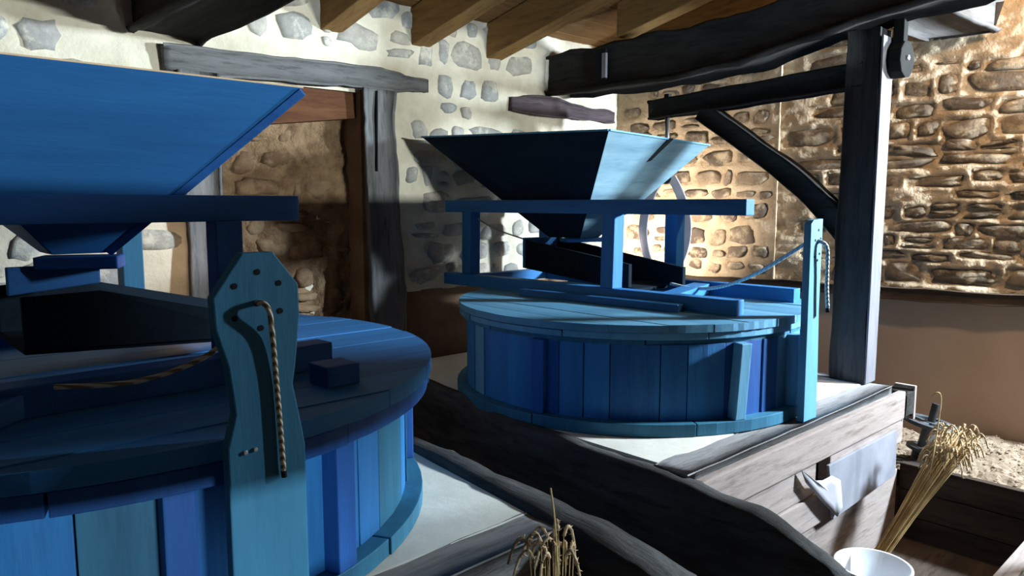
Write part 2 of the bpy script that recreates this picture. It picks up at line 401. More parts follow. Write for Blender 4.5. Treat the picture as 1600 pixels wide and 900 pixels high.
led = struct(timber('trim_1', [(rw(-.1, .02, 1.155), .11, .075), (rw(1.2, .02, 1.16), .11, .07), (rw(2.1, .025, 1.15), .12, .075), (rw(3.7, .02, 1.16), .12, .07)], brown_oak('y'), sub=12, jit=.012, seed=5))

# the unseen sides of the room, with two narrow slots added to shape the daylight
struct(box('floor', -1.8, 6.2, -2.7, 3.7, -.1, 0, M_floor, bev=0))
struct(box('wall_back', -1.95, -1.7, -2.7, 3.8, 0, 4.6, M_unseen, bev=0))
wn = struct(box('wall_near', -1.9, -.3, -2.75, -2.4, 0, 4.8, M_unseen, bev=0))
box('wall_pier', 1.0, 1.12, -2.75, -2.4, 0, 4.8, M_unseen, wn, 0); box('wall_pier', 3.9, 6.2, -2.75, -2.4, 0, 4.8, M_unseen, wn, 0)
box('wall_pier', -.3, 1.0, -2.75, -2.4, 1.11, 4.8, M_unseen, wn, 0); box('wall_pier', -.3, 1.0, -2.75, -2.4, 0, .92, M_unseen, wn, 0)
box('wall_pier', 1.12, 3.9, -2.75, -2.4, 0, 1.765, M_unseen, wn, 0)
box('wall_pier', 1.12, 3.9, -2.75, -2.4, 2.3, 4.8, M_unseen, wn, 0)

# ------------------------------------------------------------------ roof
SL = .21; ZR = 2.55
def zr(y, dz=0): return ZR+(YW-y)*SL+dz
ce = struct(mesh('ceiling', [(-1.9, 3.9, zr(3.9, .24)), (6.3, 3.9, zr(3.9, .24)), (6.3, -2.8, zr(-2.8, .24)), (-1.9, -2.8, zr(-2.8, .24)),
                             (-1.9, 3.9, zr(3.9, .3)), (6.3, 3.9, zr(3.9, .3)), (6.3, -2.8, zr(-2.8, .3)), (-1.9, -2.8, zr(-2.8, .3))], BOXF, rafter_wood('x')))
y = 3.62
while y > -2.6:
    y2 = y-.2
    hexa('ceiling_board', [(-1.8, y2, zr(y2, .205)), (5.6, y2, zr(y2, .205)), (5.6, y-.006, zr(y-.006, .205)), (-1.8, y-.006, zr(y-.006, .205))],
         [(-1.8, y2, zr(y2, .235)), (5.6, y2, zr(y2, .235)), (5.6, y-.006, zr(y-.006, .235)), (-1.8, y-.006, zr(y-.006, .235))],
         timber_mat('ceiling_pine', 'x', (.17, .085, .03), (.28, .15, .06), (.07, .03, .012), .25), ce, .003)
    y = y2
rlab = {1.92: 'pine rafter whose end shows above the oak lintel, first at left', 2.47: 'pine rafter meeting the stone wall right of the lintel, at the top edge',
        3.02: 'pine rafter with the lowest wall end, between the lintel and the big black beam', 3.57: 'pine rafter dipping behind the wall end of the big black beam',
        4.14: 'pine rafter passing behind the big black beam left of the crane post'}
for x, lb in rlab.items():
    y1, y0 = -2.38, (2.95 if 3.5 < x < 3.6 else YW+.01)
    o = hexa('pine_rafter', [(x, y0, zr(y0)), (x+.12, y0, zr(y0)), (x+.12, y1, zr(y1)), (x, y1, zr(y1))],
             [(x, y0, zr(y0, .20)), (x+.12, y0, zr(y0, .20)), (x+.12, y1, zr(y1, .20)), (x, y1, zr(y1, .20))], rafter_wood('y'), None, .006)
    tag(o, lb, 'rafter', 'rafters under the roof boards')
# big timbers
o = timber('tie_beam', [((3.66, 3.56, 2.505), .27, .25), ((3.66, 2.8, 2.505), .27, .29), ((3.68, 2.2, 2.52), .28, .27), ((3.70, 1.5, 2.64), .27, .27),
                        ((3.72, .8, 2.745), .27, .30), ((3.74, -.2, 2.88), .27, .30), ((3.76, -2.36, 2.98), .27, .3)], black_oak('y'), sub=10, jit=.022, seed=1)
tag(o, 'massive black oak beam with a mortise slot, crossing above the right mill', 'beam')
box('mortise_slot', 3.515, 3.53, 2.985, 3.065, 2.42, 2.60, M_hole, o, 0)
box('mortise_cheek', 3.512, 3.53, 2.982, 3.012, 2.43, 2.575, M_sheet, o, 0)
o = timber('ceiling_beam', [((1.16, 3.56, 2.52), .33, .27), ((1.16, 2, 2.53), .32, .28), ((1.16, -2.4, 2.55), .32, .28)], black_oak('y'), sub=12, jit=.02, seed=2)
tag(o, 'dark beam in shadow running overhead above the left hopper', 'beam')
o = timber('oak_lintel', [((1.14, YW-.005, 2.30), .09, .13), ((1.7, YW-.01, 2.325), .09, .125), ((2.2, YW-.005, 2.335), .09, .115), ((2.56, YW+.0, 2.335), .08, .085)], grey_oak('x'), jit=.018, seed=3)
tag(o, 'weathered grey oak lintel set in the stone wall over the niche', 'lintel')
o = timber('wall_timber', [((3.2, YW, 2.30), .06, .085), ((3.6, YW-.005, 2.305), .07, .135), ((3.85, YW, 2.29), .07, .10), ((4.2, YW+.005, 2.29), .06, .075)],
           timber_mat('purple_oak', 'x', (.055, .04, .045), (.12, .09, .10), (.02, .015, .015)), jit=.016, seed=4)
tag(o, 'short purple brown timber bedded in the stone wall under the big beam', 'timber')
o = timber('niche_post', [((2.245, YW-.03, .5), .24, .12), ((2.25, YW-.03, 1.05), .23, .12), ((2.24, YW-.03, 1.35), .22, .11), ((2.225, YW-.02, 1.8), .20, .11), ((2.225, YW-.01, 2.28), .20, .10)],
           grey_oak('z'), up=(0, 1, 0), jit=.016, seed=6)
tag(o, 'grey oak post with a long split at the right side of the niche', 'post')
bar('split', (2.20, YW-.062, 2.27), (2.185, YW-.07, 1.85), .007, .02, M_hole, o, 0, up=(0, 1, 0))
o = timber('niche_post', [((1.29, YW-.02, .5), .19, .12), ((1.28, YW-.02, 1.4), .17, .11), ((1.28, YW-.02, 2.26), .18, .11)], grey_oak('z'), up=(0, 1, 0), jit=.016, seed=7)
tag(o, 'dark grey oak post seen behind the legs of the left hopper stand', 'post')
o = timber('grey_purlin', [((3.86, 1.47, 2.69), .36, .16), ((4.4, 1.46, 2.68), .38, .17), ((4.73, 1.45, 2.68), .40, .17)], timber_mat('dusty_oak', 'x', (.06, .055, .052), (.11, .10, .095), (.025, .022, .02), .3), jit=.012, seed=8)
tag(o, 'broad dusty grey timber running from the black beam into the right wall', 'beam')

# ------------------------------------------------------------------ millstone crane
cr = thing('millstone_crane', 'black timber crane with upright post, long arm and slanting brace', 'crane', (3.75, 1.54, .8))
post = timber('post', [((3.755, 1.55, .8), .12, .17), ((3.755, 1.547, 1.6), .12, .165), ((3.755, 1.547, 2.50), .125, .165)], timber_mat('crane_oak', 'z', (.03, .028, .028), (.075, .07, .07), (.012, .011, .01)), cr, up=(0, 1, 0), jit=.008, cham=.08, seed=9)
hexa('pale_face', [(3.698, 1.452, .80), (3.812, 1.452, .80), (3.812, 1.462, .80), (3.698, 1.462, .80)], [(3.692, 1.452, 2.46), (3.816, 1.452, 2.46), (3.816, 1.462, 2.46), (3.692, 1.462, 2.46)], timber_mat('daylit_oak', 'z', (.14, .137, .155), (.20, .195, .215), (.08, .077, .08), .3), cr, .002)  # pale board puts the daylight on the post's right side into its colour
AD = Vector((math.cos(math.radians(85)), math.sin(math.radians(85)), 0))
def ap(l, z): return Vector((3.75, 1.54, 0))+AD*l+Vector((0, 0, z))
timber('arm', [(ap(0, 2.295), .10, .12), (ap(.7, 2.275), .10, .12), (ap(1.36, 2.255), .10, .115)], black_oak('y'), cr, jit=.008, seed=10)
timber('brace', [(ap(.03, 1.50), .08, .13), (ap(.33, 1.79), .08, .115), (ap(.97, 2.22), .08, .11)], black_oak('y'), cr, jit=.008, seed=12)
bar('peg', ap(1.24, 2.2), ap(1.24, 2.345), .035, .035, black_oak('z'), cr, up=(0, 1, 0))
cp = thing('stone_calipers', 'grey curved iron calipers hanging from a steel rod on the crane arm', 'calipers', ap(1.24, 2.2))
A0 = ap(1.24, 0); SV = Vector((math.sin(yaw), -math.cos(yaw), 0))*.55+AD*-.45; SV.normalize()
tube('screw_rod', [A0+Vector((0, 0, 2.21)), A0+Vector((0, 0, 1.86))], .015, M_rod, cp, n=12, sub=2)
cyl('pivot', A0-SV.cross(Vector((0, 0, 1)))*.02+Vector((0, 0, 1.835)), SV.cross(Vector((0, 0, 1))), .036, .045, M_iron, cp)
for sg in (-1, 1):
    vs, fs = [], []; n = 20; nv = SV.cross(Vector((0, 0, 1))).normalized()
    for i in range(n+1):
        t = i/n; z = 1.85-.66*t
        rr = (.012+.125*math.sin(PI*min(1, t*.93+.03))**.85)*sg; th = .060-.014*t
        c = A0+Vector((0, 0, z))
        for a, b in ((rr-th*.5, -.012), (rr+th*.5, -.012), (rr+th*.5, .012), (rr-th*.5, .012)): vs.append(c+SV*a+nv*b)
    for i in range(n):
        for k in range(4): fs.append((i*4+k, i*4+(k+1) % 4, i*4+4+(k+1) % 4, i*4+4+k))
    fs += [(0, 1, 2, 3), (n*4, n*4+1, n*4+2, n*4+3)]
    mesh('curved_jaw', vs, fs, M_steel, cp, bev=.002)
ip = thing('shade_panel', 'unseen dark panel on a thin post near the bin, added to shade the left mill', 'panel', (3.4, .40, 0))  # stands out of view, added only to shade the middle of the left mill
box('post', 3.40, 3.44, .36, .40, 0, 2.2, black_oak('z'), ip); box('panel', 3.37, 3.40, .19, .57, 1.77, 2.20, black_oak('y'), ip); box('foot', 3.3, 3.55, .30, .46, 0, .03, black_oak('x'), ip)
pu = thing('pulley_block', 'black round pulley block hanging beside the crane post', 'pulley', (3.83, 1.42, 2.52))
bar('hanger', (3.80, 1.42, 2.54), (3.80, 1.42, 2.40), .05, .05, M_black, pu, up=(0, 1, 0))
cyl('sheave', (3.81, 1.385, 2.355), (0, 1, 0), .088, .06, M_black, pu, 10, .008)
cyl('pin', (3.80, 1.375, 2.36), (0, 1, 0), .012, .02, M_screw, pu, 10, .001)

# ------------------------------------------------------------------ platforms under the mills
pr = thing('mill_platform', 'raised platform with white plaster bed and pale board front under the right mill', 'platform', (2.8, 2.2, 0))
def slab(name, pts, z0, z1, mat, parent):
    n = len(pts); vs = [(x, y_, z0) for x, y_ in pts]+[(x, y_, z1) for x, y_ in pts]
    return mesh(name, vs, [tuple(range(n)), tuple(range(n, 2*n))]+[(k, (k+1) % n, n+(k+1) % n, n+k) for k in range(n)], mat, parent)
slab('plaster_bed', [(2.04, 1.474), (2.04, 2.0), (2.10, 2.5), (2.19, 3.03), (2.21, 3.4), (3.705, 3.4), (3.705, 1.474)], .70, .798, M_bed, pr)
timber('front_timber', [((2.02, 1.405, .738), .135, .12), ((2.9, 1.405, .738), .135, .12), ((3.78, 1.415, .738), .12, .12)], silver_oak('x'), pr, jit=.008, cham=.06, seed=13)
timber('side_timber', [((3.76, 1.49, .742), .10, .11), ((3.76, 2.4, .742), .10, .11), ((3.76, 3.40, .742), .10, .11)], silver_oak('y'), pr, jit=.008, cham=.06, seed=14)
box('front_board', 2.05, 3.80, 1.30, 1.335, .64, .775, pale_wood('x'), pr, .006)
box('front_board', 2.06, 2.905, 1.317, 1.37, .50, .636, pale_wood('x'), pr, .006)
box('front_board', 3.03, 3.83, 1.315, 1.37, .515, .636, pale_wood('x'), pr, .006)
box('front_board', 2.08, 3.05, 1.312, 1.37, .36, .494, pale_wood('x'), pr, .006)
box('front_board', 2.12, 3.84, 1.332, 1.37, .0, .37, pale_wood('x'), pr, .006)
box('slot_back', 2.88, 3.06, 1.365, 1.372, .45, .66, M_hole, pr, 0)
hexa('metal_sheet', [(3.03, 1.29, .36), (3.70, 1.29, .385), (3.70, 1.302, .385), (3.03, 1.302, .36)],
     [(2.99, 1.302, .60), (3.72, 1.302, .60), (3.72, 1.314, .60), (2.99, 1.314, .60)], M_sheet, pr, .002)
TG = [(2.743, .642), (2.755, .593), (2.825, .535), (2.905, .470), (3.035, .375), (3.075, .405), (3.062, .474), (3.05, .530), (2.98, .565), (2.90, .565), (2.829, .582)]
def tgy(x, z): return 1.287-.008*math.sin(max(0, min(1, (.62-z)/.26))*PI*.6)-.02*max(0, (x-2.9)*3)**2+.012*(z > .63)
n = len(TG); tc = (2.96, .50)
vs = [(x, tgy(x, z), z) for x, z in TG]+[((x+tc[0])/2, tgy((x+tc[0])/2, (z+tc[1])/2)-.0, (z+tc[1])/2) for x, z in TG]+[(tc[0], tgy(*tc), tc[1])]
m_ = len(vs); vs += [(x, y_+.004, z) for x, y_, z in vs]; fs = []
for k in range(n):
    k2 = (k+1) % n; fs += [(k, k2, n+k2, n+k), (n+k, n+k2, 2*n), (m_+k, m_+n+k, m_+n+k2, m_+k2), (m_+n+k, m_+2*n, m_+n+k2), (k, m_+k, m_+k2, k2)]
mesh('metal_flap', vs, fs, M_flap, pr, True)
timber('beam_end', [((3.86, 1.30, .70), .11, .14), ((3.86, 1.7, .70), .11, .14)], black_oak('y'), pr, jit=.008, seed=15)
box('beam_end_trim', 3.92, 3.945, 1.30, 1.40, .61, .78, pale_wood('z'), pr)
box('side_board', 3.78, 3.82, 1.40, 3.45, 0, .69, brown_oak('y'), pr)

pl_ = thing('mill_platform', 'raised platform with plaster bed and grey timber edge under the left mill', 'platform', (.5, 2.2, 0))
slab('plaster_bed', [(-.6, 1.474), (1.42, 1.474), (1.445, 1.7), (1.475, 2.0), (1.505, 2.25), (1.515, 3.4), (-.6, 3.4)], .70, .798, M_bed, pl_)
timber('front_timber', [((-.6, 1.405, .738), .14, .12), ((.6, 1.40, .738), .14, .12), ((1.435, 1.415, .738), .14, .12)], silver_oak('x'), pl_, jit=.008, cham=.06, seed=16)
for k in range(4): box('front_board', -.6, 1.42, 1.40, 1.44, .01+.168*k, .173+.168*k, brown_oak('x'), pl_, .005)
def cheek(name, pts, mat, label):
    """tall plank of a naturally curved trunk, upper edge through pts (x, y, z, thickness), reaching to the floor"""
    P = []
    for i in range(len(pts)-1):
        for k in range(6):
            t = k/6; P.append([pts[i][j]*(1-t)+pts[i+1][j]*t for j in range(4)])
    P.append(list(pts[-1]))
    for _ in range(3):
        P = [P[0]]+[[(P[i-1][j]+2*P[i][j]+P[i+1][j])/4 for j in range(4)] for i in range(1, len(P)-1)]+[P[-1]]
    vs, fs = [], []; prof = ((-.5, None), (-.5, -.30), (-.5, -.10), (-.5, -.018), (-.38, -.004), (0, 0), (.38, -.004), (.5, -.018), (.5, -.1), (.5, -.3), (.5, None)); K = len(prof)
    for i, (x, y, z, th) in enumerate(P):
        for a, dz in prof:
            zz = .0 if dz is None else max(.02, z+dz)
            q = Vector((x+a*th, y, zz))
            if dz is not None: q += Vector(noise.noise_vector(q*7))*.011+Vector(noise.noise_vector(q*22))*.006
            vs.append(q)
    for i in range(len(P)-1):
        for k in range(K): fs.append((i*K+k, i*K+(k+1) % K, (i+1)*K+(k+1) % K, (i+1)*K+k))
    fs += [tuple(range(K)), tuple(range((len(P)-1)*K, len(P)*K))]
    o = mesh(name, vs, fs, mat)
    for p_ in o.data.polygons: p_.use_smooth = len(p_.vertices) == 4
    return tag(o, label, 'timber')
ck = timber_mat('cheek_oak', 'y', (.025, .022, .02), (.10, .097, .097), (.009, .008, .008), .8)
cheek('curved_timber', [(2.17, 3.44, .82, .07), (2.15, 3.03, .82, .07), (2.06, 2.5, .825, .06), (2.0, 2.0, .81, .07), (1.99, 1.65, .80, .07), (2.0, 1.35, .79, .075), (2.03, 1.1, .755, .08), (2.05, .95, .70, .09), (2.08, .83, .62, .09), (2.1, .75, .50, .09)], ck,
      'long curved dark timber bounding the right platform, its end bending down in front')
cheek('curved_timber', [(1.56, 3.44, .82, .08), (1.54, 2.25, .82, .07), (1.53, 2.0, .82, .10), (1.50, 1.7, .82, .10), (1.485, 1.42, .815, .13), (1.49, 1.2, .80, .14), (1.50, 1.0, .755, .14), (1.51, .85, .68, .13), (1.52, .75, .58, .12)], ck,
      'curved grey timber along the left platform, behind the small wheat bunch')

# ------------------------------------------------------------------ mills
def arc_planks(name, cx, cy, r, z0, z1, wd, along, mat, parent, jag, seed, gap=.002):
    R = random.Random(seed); t = -r+.001
    while t < r-.01:
        t2 = min(t+wd*R.uniform(.8, 1.2), r-.001)
        if r-t2 < .03: t2 = r-.001
        pts = []
        for s, seq in ((1, [t+(t2-gap-t)*k/6 for k in range(7)]), (-1, [t2-gap-(t2-gap-t)*k/6 for k in range(7)])):
            rr = r+R.uniform(-jag, jag*.3)
            for q in seq:
                h = math.sqrt(max(0, r*r-q*q))+(rr-r)+R.uniform(-jag, jag)*.3
                h = max(h, .004); pts.append((s*h, q) if along == 'x' else (q, s*h))
        n = len(pts); dz = R.uniform(-.002, .002)
        vs = [(cx+a, cy+b, z0) for a, b in pts]+[(cx+a, cy+b, z1+dz) for a, b in pts]
        fs = [tuple(range(n)), tuple(range(n, 2*n))]+[(k, (k+1) % n, n+(k+1) % n, n+k) for k in range(n)]
        mesh(name, vs, fs, mat, parent, bev=0); t = t2
def ring(name, cx, cy, r0, r1, z0, z1, nseg, mat, parent, seed, jag=.006, a0=0):
    R = random.Random(seed)
    for k in range(nseg):
        t0, t1 = a0+2*PI*k/nseg+.003, a0+2*PI*(k+1)/nseg-.003; m = 8; vs = []
        dr, dz = R.uniform(-jag, jag), R.uniform(-jag, jag)*.5
        for i in range(m+1):
            a = t0+(t1-t0)*i/m; c, s = math.cos(a), math.sin(a)
            for rr, z in ((r0, z0), (r1+dr, z0), (r1+dr, z1+dz), (r0, z1+dz)): vs.append((cx+c*rr, cy+s*rr, z))
        fs = [(i*4+q, i*4+(q+1) % 4, i*4+4+(q+1) % 4, i*4+4+q) for i in range(m) for q in range(4)]+[(0, 1, 2, 3), (m*4, m*4+1, m*4+2, m*4+3)]
        mesh(name, vs, fs, mat, parent, bev=.003)
def staves(cx, cy, r, z0, z1, n, mats, parent, seed, skip=()):
    R = random.Random(seed); cuts = [0]
    while cuts[-1] < 2*PI-.09: cuts.append(cuts[-1]+2*PI/n*R.uniform(.65, 1.35))
    cuts[-1] = 2*PI
    for t0, t1 in zip(cuts, cuts[1:]):
        vs = []; rr = r+R.uniform(-.004, .004)
        for z in (z0, z1):
            for a, q in ((t0+.0022, rr), ((t0+t1)/2, rr*1.0), (t1-.0022, rr), (t1-.0022, rr-.025), (t0+.0022, rr-.025)):
                vs.append((cx+math.cos(a)*q, cy+math.sin(a)*q, z))
        fs = [(0, 1, 2, 3, 4), (5, 6, 7, 8, 9)]+[(k, (k+1) % 5, 5+(k+1) % 5, 5+k) for k in range(5)]
        mesh('stave', vs, fs, R.choice(mats), parent, bev=.0025)
def batten(cx, cy, r, deg, z0, z1, wd, th, mat, parent, lean=0):
    a = math.radians(deg); rv = Vector((math.cos(a), math.sin(a), 0)); tv = Vector((-math.sin(a), math.cos(a), 0)); c = Vector((cx, cy, 0)); q = []
    for z, l in ((z0, 0), (z1, lean)):
        q.append([c+rv*(r+b)+tv*(s*wd/2+l)+Vector((0, 0, z)) for s, b in ((-1, 0), (1, 0), (1, th), (-1, th))])
    return hexa('batten', q[0], q[1], mat, parent, .004)

# --- left casing
cl = thing('millstone_casing', 'round blue staved millstone casing of the nearer left mill', 'casing', (.53, 2.31, .8), 'millstone casings')
arc_planks('lid_plank', .53, 2.31, .945, 1.20, 1.24, .13, 'x', blue('x'), cl, .002, 31)
ring('rim_segment', .53, 2.31, .80, .935, 1.150, 1.197, 10, royal('z'), cl, 32, .003)
staves(.53, 2.31, .865, .845, 1.15, 36, [blue('z'), blue('z'), teal('z'), blue('z')], cl, 33)
ring('base_segment', .53, 2.31, .80, .912, .80, .845, 9, teal('z'), cl, 34, .004, .35)
for d in (-71, -95, -20): batten(.53, 2.31, .862, d, .846, 1.15, .06, .05, royal('z'), cl)
# --- right casing
cR = thing('millstone_casing', 'round worn blue millstone casing of the farther right mill', 'casing', (2.84, 2.24, .8), 'millstone casings')
arc_planks('lid_plank', 2.85, 2.25, .825, 1.195, 1.225, .14, 'y', pale('y'), cR, .006, 41)
ring('rim_segment', 2.85, 2.25, .70, .818, 1.166, 1.193, 9, pale('z'), cR, 42, .005)
ring('rim_segment', 2.85, 2.25, .72, .800, 1.145, 1.164, 7, teal('z'), cR, 43, .004, .3)
staves(2.84, 2.24, .785, .845, 1.146, 34, [blue('z'), blue('z'), royal('z'), pale('z')], cR, 44)
ring('base_segment', 2.84, 2.24, .70, .838, .80, .847, 8, teal('z'), cR, 45, .006, .2)
batten(2.84, 2.24, .782, 249.5, .848, 1.146, .05, .05, pale('z'), cR, .02)
batten(2.84, 2.24, .782, 275, .848, 1.146, .05, .05, pale('z'), cR)
batten(2.84, 2.24, .782, 192, .848, 1.146, .06, .03, royal('z'), cR)

# --- right stand (rails along the room, posts, cross pieces)
sr = thing('hopper_stand', 'blue timber stand carrying the dark hopper on the right mill', 'stand', (2.96, 2.4, 1.225), 'hopper stands')
bar('lower_rail', (2.62, 3.38, 1.258), (2.715, 1.575, 1.258), .065, .065, blue('y'), sr)
bar('lower_rail', (3.24, 3.30, 1.258), (3.28, 1.615, 1.258), .065, .065, blue('y'), sr)
bar('lower_strip', (2.545, 2.68, 1.242), (2.625, 1.80, 1.242), .05, .034, blue('y'), sr)
bar('cross_rail', (2.70, 1.93, 1.258), (3.25, 2.10, 1.258), .09, .05, blue('x'), sr)
bar('cross_rail', (2.66, 3.2, 1.258), (3.24, 3.2, 1.258), .06, .06, blue('x'), sr)
bar('upper_rail', (2.635, 3.38, 1.665), (2.715, 1.545, 1.665), .068, .066, blue('y'), sr)
bar('upper_rail', (3.24, 3.30, 1.665), (3.27, 2.0, 1.665), .065, .06, blue('y'), sr)
bar('cross_rail', (2.70, 2.40, 1.665), (3.24, 2.40, 1.665), .06, .06, blue('x'), sr)
bar('cross_rail', (2.66, 3.20, 1.665), (3.22, 3.20, 1.665), .06, .06, blue('x'), sr)
for x, y_, xt in ((2.675, 2.22, 2.685), (2.64, 3.20, 2.645), (3.255, 2.28, 3.255), (3.245, 3.20, 3.245)):
    bar('leg', (x, y_, 1.29), (xt, y_, 1.634), .07, .075, blue('z'), sr, up=(0, 1, 0))
# --- hopper builder: four boards with thickness
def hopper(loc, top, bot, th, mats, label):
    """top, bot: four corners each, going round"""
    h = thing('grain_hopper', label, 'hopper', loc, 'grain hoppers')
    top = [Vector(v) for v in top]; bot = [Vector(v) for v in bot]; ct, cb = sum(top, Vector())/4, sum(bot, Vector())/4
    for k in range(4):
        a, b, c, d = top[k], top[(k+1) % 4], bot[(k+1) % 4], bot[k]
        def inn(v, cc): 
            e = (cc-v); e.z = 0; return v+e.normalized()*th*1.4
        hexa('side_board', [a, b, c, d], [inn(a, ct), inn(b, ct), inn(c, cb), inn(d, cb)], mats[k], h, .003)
    return h
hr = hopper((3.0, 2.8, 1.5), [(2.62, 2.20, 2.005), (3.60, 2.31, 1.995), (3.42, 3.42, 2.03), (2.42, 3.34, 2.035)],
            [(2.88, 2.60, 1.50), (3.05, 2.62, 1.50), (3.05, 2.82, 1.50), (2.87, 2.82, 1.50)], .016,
            [painted('grey_worn_paint', 'x', (.07, .14, .19), (.18, .28, .33), (.03, .07, .10), .05), teal('x'), teal('x'), painted('hopper_shaded_paint', 'y', (.006, .014, .026), (.010, .024, .042), (.004, .01, .02), .05, .8, .1)],  # last board's near-black colour holds the shade of the side turned from the window
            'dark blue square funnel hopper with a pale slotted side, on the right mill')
sn = Vector((.084, -.802, -.592))*.0015
hexa('slot', [Vector(v)-sn for v in ((3.146, 2.244, 2.004), (3.060, 2.352, 1.868), (3.094, 2.357, 1.868), (3.180, 2.247, 2.004))],
     [Vector(v)+sn for v in ((3.146, 2.244, 2.004), (3.060, 2.352, 1.868), (3.094, 2.357, 1.868), (3.180, 2.247, 2.004))], M_hole, hr, 0)
for a_, b_ in (((2.42, 3.34, 2.037), (2.62, 2.20, 2.007)), ((2.62, 2.20, 2.007), (3.60, 2.31, 1.997))): bar('rim_edge', a_, b_, .018, .008, pale('x'), hr, .001)
bar('bottom_slide', (2.86, 2.70, 1.488), (3.12, 2.60, 1.488), .10, .02, blue('x'), hr)
# --- right shoe: a sloping open trough
sh = thing('grain_shoe', 'small dark sloping trough hung under the right hopper', 'shoe', (2.95, 2.6, 1.29), 'grain shoes')
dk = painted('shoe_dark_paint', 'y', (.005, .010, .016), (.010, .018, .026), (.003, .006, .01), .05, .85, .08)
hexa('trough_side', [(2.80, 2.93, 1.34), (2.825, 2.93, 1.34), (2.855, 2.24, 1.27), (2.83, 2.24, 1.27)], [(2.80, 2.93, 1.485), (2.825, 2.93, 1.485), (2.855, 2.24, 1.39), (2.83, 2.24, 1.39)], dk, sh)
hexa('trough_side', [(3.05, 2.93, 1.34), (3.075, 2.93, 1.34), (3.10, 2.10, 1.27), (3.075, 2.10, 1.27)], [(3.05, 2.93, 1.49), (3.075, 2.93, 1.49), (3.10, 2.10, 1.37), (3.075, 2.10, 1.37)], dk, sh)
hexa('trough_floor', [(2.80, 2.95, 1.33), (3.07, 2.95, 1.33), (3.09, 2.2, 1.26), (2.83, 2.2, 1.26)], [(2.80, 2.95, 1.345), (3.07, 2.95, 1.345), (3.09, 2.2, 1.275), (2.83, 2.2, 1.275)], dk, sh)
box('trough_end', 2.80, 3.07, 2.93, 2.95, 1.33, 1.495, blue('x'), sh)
tag(tube('shoe_string', [(2.66, 3.17, 1.60), (2.72, 3.08, 1.54), (2.81, 2.94, 1.485)], .004, M_string, None, 6), 'thin string from the stand leg to the right trough', 'string')

# --- left stand (main rails across the view)
sl = thing('hopper_stand', 'dark blue timber stand carrying the big hopper on the left mill', 'stand', (.5, 2.3, 1.24), 'hopper stands')
bar('lower_rail', (-.15, 1.79, 1.275), (.985, 1.82, 1.275), .075, .068, royal('x'), sl)
bar('lower_rail', (-.15, 2.76, 1.275), (.95, 2.76, 1.275), .07, .068, royal('x'), sl)
bar('cross_rail', (.05, 1.8, 1.275), (.0, 2.76, 1.275), .07, .066, royal('y'), sl)
bar('cross_rail', (-.1, 1.42, 1.268), (.26, 1.80, 1.268), .07, .05, royal('y'), sl)
box('stop_block', .855, .945, 1.575, 1.665, 1.241, 1.292, royal('x'), sl)
bar('upper_rail', (-.1, 1.87, 1.668), (.93, 1.87, 1.668), .065, .064, royal('x'), sl)
bar('upper_rail', (-.1, 2.72, 1.668), (.9, 2.72, 1.668), .065, .064, royal('x'), sl)
bar('cross_rail', (.175, 1.9, 1.668), (.175, 2.69, 1.668), .05, .064, royal('y'), sl)
bar('cross_rail', (.80, 1.9, 1.668), (.80, 2.69, 1.668), .05, .064, royal('y'), sl)
for x, y_, m in ((.735, 1.855, royal('z')), (.755, 2.72, teal('z')), (-.005, 1.87, royal('z')), (.1, 2.72, royal('z'))):
    bar('leg', (x, y_, 1.31), (x, y_, 1.637), .066, .068, m, sl, up=(0, 1, 0))
hl = hopper((.5, 2.35, 1.52), [(.02, 1.86, 1.985), (.965, 1.86, 1.985), (.965, 2.84, 1.985), (.02, 2.84, 1.985)],
            [(.44, 2.27, 1.545), (.57, 2.27, 1.545), (.57, 2.42, 1.545), (.44, 2.42, 1.545)], .014, [hop('x'), hop('y'), hop('x'), hop('y')],
            'large smooth cobalt blue funnel hopper on the left mill')
for a, b in (((.02, 1.86), (.965, 1.86)),): box('raw_top_edge', a[0], b[0], 1.861, 1.879, 1.984, 1.988, plain('raw_edge', [(.3, (.35, .24, .14)), (.7, (.5, .36, .22))], 10), hl, 0)
bar('corner_edge', (.963, 1.862, 1.975), (.575, 2.268, 1.545), .022, .012, royal('x'), hl, .002, up=(0, 1, 0))
bar('bottom_slide', (.42, 2.33, 1.522), (.60, 2.24, 1.522), .10, .035, royal('x'), hl)
sh2 = thing('grain_shoe', 'blue ended sloping trough in deep shade under the left hopper', 'shoe', (.45, 2.3, 1.3), 'grain shoes')
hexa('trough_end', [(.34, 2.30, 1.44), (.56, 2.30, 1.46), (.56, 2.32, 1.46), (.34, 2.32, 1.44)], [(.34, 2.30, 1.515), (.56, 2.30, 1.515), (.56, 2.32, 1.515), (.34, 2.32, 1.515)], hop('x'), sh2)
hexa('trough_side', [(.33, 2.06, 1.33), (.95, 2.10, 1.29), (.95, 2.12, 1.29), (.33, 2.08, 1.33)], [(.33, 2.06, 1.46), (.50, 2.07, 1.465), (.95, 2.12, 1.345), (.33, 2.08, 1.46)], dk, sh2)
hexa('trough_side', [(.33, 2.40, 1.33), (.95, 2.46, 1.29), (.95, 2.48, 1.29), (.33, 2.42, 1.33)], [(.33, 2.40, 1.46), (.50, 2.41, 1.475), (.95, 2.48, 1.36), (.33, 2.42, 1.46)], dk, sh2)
hexa('trough_floor', [(.33, 2.07, 1.32), (.95, 2.11, 1.28), (.95, 2.47, 1.28), (.33, 2.41, 1.32)], [(.33, 2.07, 1.335), (.95, 2.11, 1.295), (.95, 2.47, 1.295), (.33, 2.41, 1.335)], dk, sh2)

